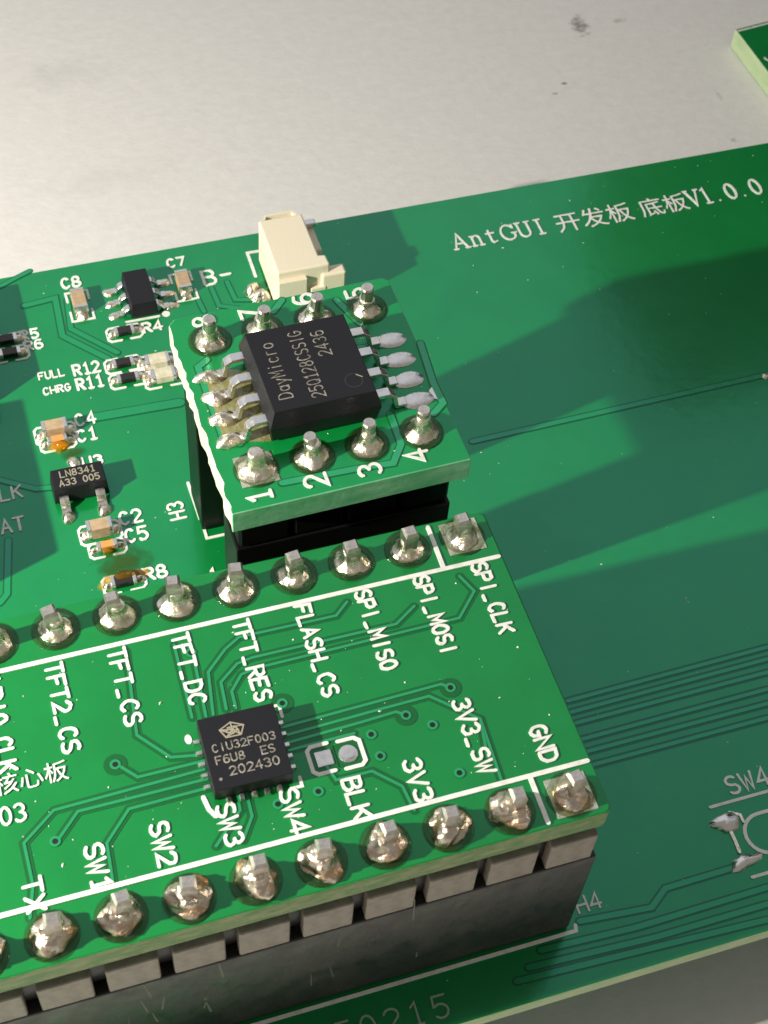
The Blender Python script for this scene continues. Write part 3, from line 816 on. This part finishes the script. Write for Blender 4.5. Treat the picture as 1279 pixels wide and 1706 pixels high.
JC = [joint_mesh(i, h=.85 + .07 * (i % 4), r=.74 + .03 * (i % 4)) for i in range(9)]
JL = [joint_mesh(20 + i, lump=True) for i in range(9)]
for m_ in JC: m_.materials.append(M['solder'])
for m_ in JL: m_.materials.append(M['solder_amber'])
def round_pin():
    mb = MB().lathe([(.30, .2), (.30, .9), (.29, 1.26), (.30, 1.32), (.31, 1.42), (.26, 1.52)], n=14)
    me = bpy.data.meshes.new('pin'); me.from_pydata(mb.v, [], mb.f); me.materials.append(M['pin'])
    return me
PIN_A, PIN_B = pin_mesh(1.52), pin_mesh(1.55)
PIN_R = round_pin()
PEAK = joint_mesh(44, h=1.45, r=.86); PEAK.materials.append(M['solder'])
def joint(parent, x, y, z, i, lump=False, gapmat='mask_core_gap', pin=None, tilt=(0, 0), square=False, film='flux_clear'):
    j = place((JL if lump else JC)[i % 9], 'solder_joint', parent, (x, y, z + .012), rnd.random() * 6.28)
    j.scale = (rnd.uniform(.93, 1.05), rnd.uniform(.93, 1.05), rnd.uniform(.82, 1.12))
    MB().ring(x, y, 1.02, .74, z + .018).build('clearance_ring', gapmat, parent)
    mb = MB().lathe([(1.0, .012), (.96, .045), (.88, .055), (.78, .045), (.70, .09)], (0, 0, 0), 24, .03, .03, seed=i + 50)
    mb.f = mb.f[:-1]; mb.mi = mb.mi[:-1]
    mb.build('flux_residue', film, parent, (x, y, z), smooth=True)
    pn = place(pin or PIN_A, 'pin', parent, (x, y, z))
    pn.rotation_euler = (tilt[0] + rnd.uniform(-.06, .06), tilt[1] + rnd.uniform(-.06, .06), rnd.uniform(-.15, .15))
    pn.scale = (1, 1, rnd.uniform(.93, 1.06))
    if square:
        MB().box(x - .85, x + .85, y - .85, y + .85, z, z + .03).build('square_pad', 'solder', parent, bevel=.02)
    return j

# ================================================================== core module
core = thing('core_module', 'long green microcontroller module plugged in along the lower left, edged by rows of soldered pins', 'circuit board')
X0, X1, Y0, Y1 = -25.6, 1.36, -1.10, 13.96
mb = MB()
def rrect(x0, x1, y0, y1, r, n=4):
    o = []
    for cx, cy, a in ((x1 - r, y0 + r, -90), (x1 - r, y1 - r, 0), (x0 + r, y1 - r, 90), (x0 + r, y0 + r, 180)):
        o += [(cx + r * cos(radians(a + 90 * k / n)), cy + r * sin(radians(a + 90 * k / n))) for k in range(n + 1)]
    return o
mb.prism(rrect(X0, X1, Y0, Y1, .35), ZC - 1.25, ZC, 0, 1)
mb.build('board', ['mask_core', 'fr4_core'], core, bevel=.07, segs=2)
PX = [-22.86 + 2.54 * i for i in range(10)]
for i, x in enumerate(PX):
    joint(core, x, 0, ZC, i, lump=True, pin=PIN_B, tilt=(-.03, .05), square=(i == 9), film='flux_clear')
    joint(core, x, 12.86, ZC, i + 2, pin=PIN_A, tilt=(.0, -.04), square=(i == 9))
    # the spacer blocks of the male headers, one per pin
    for yy in (0, 12.86):
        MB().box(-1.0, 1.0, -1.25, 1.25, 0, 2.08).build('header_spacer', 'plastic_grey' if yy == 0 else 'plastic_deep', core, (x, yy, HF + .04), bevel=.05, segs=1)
        MB().box(.98, 1.56, -.80, .80, .3, 1.9).build('spacer_bridge', 'plastic_deep', core, (x, yy, HF + .04)) if i < 9 else None
# printed lines and labels
ln = lambda pts, wd=.17: MB().ribbon(pts, wd, ZC, ZC + .055).build('printed_line', 'silk', core)
ln([(-25.5, 11.49), (1.16, 11.43)], .20); ln([(-25.5, 1.26), (1.18, 1.19)], .20)
ln([(-1.31, 13.72), (-1.34, 11.50)], .19); ln([(-1.28, 1.1), (-1.30, -.88)], .19)
a = -pi / 2
TL = ['SWCLK', 'TFT2_CS', 'TFT_CS', 'TFT_DC', 'TFT_RES', 'FLASH_CS', 'SPI_MISO', 'SPI_MOSI', 'SPI_CLK']
for s_, u, v, v2 in [('SPI_CLK', 783, 942, 1056), ('SPI_MOSI', 686, 964, 1092), ('SPI_MISO', 589, 988, 1117), ('FLASH_CS', 488, 1012, 1162), ('TFT_RES', 386, 1038, 1168), ('TFT_DC', 284, 1060, 1172), ('TFT_CS', 178, 1085, 1206), ('TFT2_CS', 73, 1110, 1252), ('SWDIO_CLK', -34, 1120, 1285)]:
    p = U(u, v, ZC); n_ = len(s_)
    span = p.y - U(u + 50, v2, ZC).y
    text(s_, p.x + .03, p.y - .02, a, .66, span / (n_ - .22), .13, ZC, 'silk', core, wob=.03, wid=.74)
for s_, u, v, adv in [('TX', 33, 1469, .78), ('SW1', 137, 1412, .72), ('SW2', 246, 1376, .68), ('SW3', 357, 1345, .66), ('SW4', 462, 1320, .72), ('BLK', 567, 1302, .66), ('3V3', 668, 1270, .70), ('3V3_SW', 750, 1170, .62), ('GND', 878, 1214, .62)]:
    p = U(u, v, ZC)
    text(s_, p.x + .06, p.y, a, .68, adv * .94, .13, ZC, 'silk', core, wob=.03, wid=.76)
han('核心板', U(-8, 1326, ZC).x, U(-8, 1326, ZC).y, 0.96, ZC, core)
p = U(-58, 1392, ZC); text('F003', p.x + .3, p.y, 0, .72, .54, .10, ZC, 'silk', core)
# tracks of the core module (measured)
def ctrace(pts, wd=.12, gap=.13, copper='mask_core_trace'):
    trace(core, poly(pts, ZC), wd, gap, ZC, 'mask_core_gap', copper)
for pts in [
    [(470, 1212), (735, 1140), (750, 1146)],
    [(473, 1226), (640, 1180), (715, 1160), (800, 1198), (835, 1300)],
    [(478, 1238), (600, 1204), (660, 1186), (676, 1192)],
    [(482, 1250), (590, 1222)],
    [(355, 1191), (347, 1120), (375, 1082), (398, 1062), (560, 1026), (578, 1003)],
    [(377, 1182), (368, 1137), (395, 1106), (420, 1096), (660, 1040), (690, 1010)],
    [(393, 1180), (386, 1152), (402, 1124), (425, 1114), (765, 1030), (790, 985), (765, 960)],
    [(343, 1194), (325, 1107)], [(320, 1196), (290, 1075)],
    [(210, 1085), (228, 1225), (285, 1262), (335, 1258)],
    [(195, 1274), (230, 1295), (340, 1268)], [(340, 1282), (90, 1350), (40, 1405), (55, 1475), (50, 1530)],
    [(345, 1298), (130, 1352), (100, 1395), (92, 1402)], [(350, 1312), (215, 1348), (178, 1405), (188, 1470)],
    [(410, 1320), (420, 1360), (405, 1400)], [(395, 1322), (400, 1350), (360, 1410)],
    [(545, 1278), (560, 1300), (620, 1285), (670, 1310), (690, 1350)],
    [(800, 1198), (812, 1262)],
    ]:
    ctrace(pts)
for (u, v, big) in [(750, 1146, 1), (676, 1192, 1), (618, 1224, 0), (720, 1208, 0), (765, 1288, 0), (633, 1260, 0), (470, 1172, 1), (192, 1274, 1), (92, 1402, 0), (530, 1319, 0), (463, 1340, 0), (318, 1088, 0)]:
    p = U(u, v, ZC)
    q = MB().ring(p.x, p.y, .22, .09, ZC + .038, 16).build('via', 'mask_core_trace', core)
    if big: MB().ring(p.x, p.y, .46, .20, ZC + .019).build('via_clearance', 'mask_core_gap', q)
    MB().disc(p.x, p.y, .12, 0, ZC + .040, 10).build('via_hole', 'hole', q)
# jumper pads
for (u, v, sq) in [(540, 1264, True), (580, 1256, False)]:
    p = U(u, v, ZC)
    MB().box(p.x - .50, p.x + .50, p.y - .52, p.y + .52, ZC, ZC + .009).build('pad_clearance', 'mask_core_gap', core)
    mb = MB()
    if sq: mb.box(p.x - .34, p.x + .34, p.y - .34, p.y + .34, ZC, ZC + .06)
    else: mb.lathe([(.40, 0), (.38, .05), (.2, .08)], (p.x, p.y, ZC), 20)
    mb.build('solder_pad', 'tin', core, bevel=.03 if sq else 0)
    s_ = -1 if sq else 1
    ln([(p.x + s_ * -.28, p.y + .62), (p.x + s_ * .40, p.y + .62), (p.x + s_ * .58, p.y + .46), (p.x + s_ * .58, p.y - .46), (p.x + s_ * .40, p.y - .62), (p.x + s_ * -.28, p.y - .62)], .16)
# microcontroller
q = (-11.80, 5.14)
mcu = MB().box(-1.55, 1.55, -1.60, 1.60, .05, .78).build('microcontroller', 'epoxy', core, (q[0], q[1], ZC), radians(-1.2), bevel=.03, label='square black leadless chip with star mark')
text('*', -.68, .42, 0, .80, 1.05, .055, .78, 'laser_gold', mcu, 'marking', th=.008, wid=.74)
text('CIU32F003', -1.22, .02, 0, .33, .285, .052, .78, 'laser', mcu, 'marking', th=.008)
text('F6U8', -1.20, -.52, 0, .34, .30, .055, .78, 'laser', mcu, 'marking', th=.008)
text('ES', .60, -.52, 0, .34, .30, .055, .78, 'laser', mcu, 'marking', th=.008)
text('202430', -.78, -1.08, 0, .36, .34, .058, .78, 'laser', mcu, 'marking', th=.008)
MB().disc(-1.2, -1.15, .07, 0, .79, 10).build('marking', 'laser', mcu)
for i in range(5):
    d = (i - 2) * .5
    for nm, bx in (('lead', (-1.85, -1.53, d - .12, d + .12)), ('lead', (1.53, 1.85, d - .12, d + .12)), ('lead', (d - .12, d + .12, -1.92, -1.58)), ('lead', (d - .12, d + .12, 1.58, 1.86))):
        MB().box(*bx, .0, .15, .05).build(nm, 'tin', mcu)
for pts in [[(1.45, 1.85), (1.85, 1.85), (1.85, 1.3)], [(1.4, -1.85), (1.85, -1.85), (1.85, -1.45)]]:
    MB().ribbon(pts, .13, .001, .02).build('printed_corner', 'silk', mcu)
MB().disc(-1.98, 1.25, .22, 0, .02, 14, .14).build('printed_dot', 'silk', mcu)
MB().ribbon([(-1.95, -1.35), (-1.85, -1.9), (-1.65, -2.25)], .18, .001, .030).build('printed_dot', 'silk', mcu)
specks(core, ZC, -22, 1.2, 1.4, 11.3, 130, .012, .05, 'silk', 9)
# ================================================================== flash memory adapter
ZS = 13.02
FL = thing('flash_module', 'small bright green adapter board carrying an eight legged memory chip, raised on black headers', 'circuit board', (-7.99, 17.66, ZS), .017)
x0, x1, y0, y1 = -1.66, 9.24, -2.05, 9.60
rr = random.Random(5)
out = [(x0, y0), (x1, y0), (x1, y1 - .25), (x1 - .25, y1)]
out += [(x0 + .4, y1), (x0 + .05, y1 - .35)]
N = 34
left = []
for i in range(1, N):
    yy = (y1 - .35) + (y0 - (y1 - .35)) * i / N
    left.append((x0 + rr.choice((-.05, 0, 0, .03, .07)) + rr.uniform(-.03, .03), yy + rr.uniform(-.08, .08)))
out += left
nl0 = 5
mb = MB().prism(out, -1.35, 0, 0, 1, side_of=lambda i: 2 if i >= nl0 else 1)
mb.build('board', ['mask_flash', 'fr4_green', 'fr4_pale'], FL, bevel=.04, segs=1)
for i in range(4):
    j = joint(FL, 2.54 * i, 0, 0, i, gapmat='mask_flash_gap', square=(i == 0), tilt=(-.02, -.03), pin=PIN_R)
    if i == 0:
        j.data = PEAK
        for c_ in FL.children:
            if c_.data is PIN_R: c_.scale = (.8, .8, .75)
    joint(FL, 2.54 * i, 7.84, 0, i + 1, gapmat='mask_flash_gap', tilt=(.02, -.02), pin=PIN_R)
    for yy in (0, 7.84):
        MB().box(-1.18, 1.18, -1.25, 1.25, -3.85, -1.42).build('header_spacer', 'plastic_deep', FL, (2.54 * i, yy, 0), bevel=.14, segs=1)
# numbers by the pins
loc = FL.location
def fl(u, v):
    p_ = U(u, v, ZS) - loc
    c_, s_ = cos(-.017), sin(-.017)
    return (p_.x * c_ - p_.y * s_, p_.x * s_ + p_.y * c_)
for s_, u, v in [('1', 455, 832), ('2', 547, 806), ('3', 637, 788), ('4', 716, 764), ('5', 613, 494), ('6', 525, 503), ('7', 438, 528), ('8', 359, 540)]:
    p = fl(u, v)
    text(s_, p[0], p[1], pi / 2, .98, .74, .15, 0, 'silk', FL, wid=.8)
MB().ribbon([fl(518, 716), fl(578, 705)], .12, 0, .02).build('printed_line', 'silk', FL)
# trace under the mask
for pts in [[(700, 572), (722, 640), (738, 672), (722, 690)], [(650, 690), (668, 740), (655, 772), (600, 780), (470, 805)], [(345, 600), (330, 612), (372, 730), (400, 740)], [(470, 500), (455, 520)], [(520, 590), (640, 575)], [(560, 500), (600, 540)]]:
    trace(FL, [fl(*q_) for q_ in pts], .30, .07, 0, 'mask_flash_gap', 'mask_flash_trace')
# exposed area left of the chip, stained olive by flux, with mounds of solder
ol = [fl(341, 624), fl(368, 614), fl(420, 620), fl(452, 735), (fl(375, 738)), fl(366, 715)]
MB().prism(ol, .004, .030).build('stained_pads', 'gold_pad', FL)
CH = fl(518, 612)
cpos = (3.45 + .03, 3.85)
cc = U(518, 605, ZS + 1.9) - loc
cx, cy = cc.x + .02, cc.y
flash = MB().box(-2.64, 2.64, -2.62, 2.62, .15, .95, -.0).build('memory_chip', 'epoxy', FL, (cx, cy, 0), 0, bevel=.03, label='black eight legged memory chip with faint lettering')
flash.data.clear_geometry()
mb = MB()
def ring4(h, z): return [(-h[0], -h[1], z), (h[0], -h[1], z), (h[0], h[1], z), (-h[0], h[1], z)]
mb.v = ring4((2.42, 2.48), .12) + ring4((2.56, 2.60), .95) + ring4((2.56, 2.60), 1.08) + ring4((2.32, 2.40), 1.92)
mb.f = [(3, 2, 1, 0), (12, 13, 14, 15)] + [(4 * k + i, 4 * k + (i + 1) % 4, 4 * k + 4 + (i + 1) % 4, 4 * k + 4 + i) for k in range(3) for i in range(4)]
flash.data.from_pydata(mb.v, [], mb.f)
text('DayMicro', -1.28, -1.75, pi / 2, .62, .43, .055, 1.92, 'laser', flash, 'marking', th=.008)
text('25Q128CSSIG', .12, -2.05, pi / 2, .60, .37, .055, 1.92, 'laser', flash, 'marking', th=.008)
text('2436', 1.10, .20, pi / 2, .58, .40, .055, 1.92, 'laser', flash, 'marking', th=.008)
MB().ring(1.55, -1.55, .42, .36, 1.924).build('pin_one_mark', 'epoxy_side', flash)
MB().ribbon([(1.75, -1.25), (1.98, -1.45)], .05, 1.92, 1.93).build('scratch', 'laser_gold', flash)
for i in range(4):
    d = (i - 1.5) * 1.27
    for s_ in (-1, 1):
        lead(flash, s_ * 2.53, s_ * 3.98, d, .46, .92, .20, .60)
        mb = MB().lathe([(.44, 0), (.40, .10), (.25, .22), (.08, .30)], (0, 0, 0), 16, .2 if s_ < 0 else .05, .12 if s_ < 0 else .03, seed=i + 3 * s_ + 11)
        mb.v = [(a_ * (1.5 if s_ < 0 else 1.75), b_ * (.95 if s_ < 0 else 1.1), c_ * (1.5 if s_ < 0 else .35)) for a_, b_, c_ in mb.v]
        mb.build('solder_fillet', 'solder' if s_ < 0 else 'tin', flash, (s_ * (4.15 if s_ < 0 else 4.55), d, .02), smooth=True)
# bevelled bare pad at the right edge
q_ = [fl(723, 640), fl(735, 668), fl(722, 664), fl(714, 652)]
MB().prism(q_[::-1], .002, .03).build('edge_pad', 'tin', FL)
specks(FL, 0, -1.5, 9, -1.9, 9.4, 45, .012, .045, 'silk', 13)
# ================================================================== another green board lying on the desk, top right
sp = thing('spare_board', 'separate green circuit board with pale edges, only its corner showing at the upper right', 'circuit board', (0, 0, TZ))
P1, P2, P3 = U(1224, 49, TZ + 1.6), U(1272, 112, TZ + 1.6), U(1279, 35, TZ + 1.6)
A_ = Vector((P1.x, P1.y))
d1 = (Vector((P2.x, P2.y)) - A_).normalized(); d2 = (Vector((P3.x, P3.y)) - A_).normalized()
B_ = A_ + d1 * 22; D_ = A_ + d2 * 30; C_ = B_ + d2 * 30
MB().prism([tuple(A_), tuple(B_), tuple(C_), tuple(D_)], 0, 1.6, 0, 1).build('board', ['mask_base', 'fr4'], sp, bevel=.05, segs=1)
o1 = A_ + d1 * .3 + d2 * .4
MB().ribbon([tuple(A_ + d2 * .15 + d1 * .28), tuple(A_ + d1 * .28 + d2 * 28)], .14, 1.6, 1.62).build('printed_line', 'silk', sp)
g = U(1283, 95, TZ + 1.6)
MB().ribbon([(g.x + .5 * cos(radians(t_)), g.y + .5 * sin(radians(t_))) for t_ in range(180, 331, 15)], .13, 1.6, 1.62).build('printed_line', 'silk', sp)

# ================================================================== dark box added out of frame to darken what the board's right end mirrors
ca = thing('reflection_blocker', 'unseen dark box added beyond the far right corner of the board to darken its reflections', 'case', (137, 115, TZ))
MB().box(-66, 66, -18, 18, 0, 108).build('shell', 'case', ca, bevel=3)
MB().box(-60, 60, -20, -18, 8, 100).build('blocker_front', 'case', ca, bevel=1)
MB().box(-20, 20, -6, 6, 108, 113).build('blocker_top', 'plastic_black', ca, bevel=1.5)
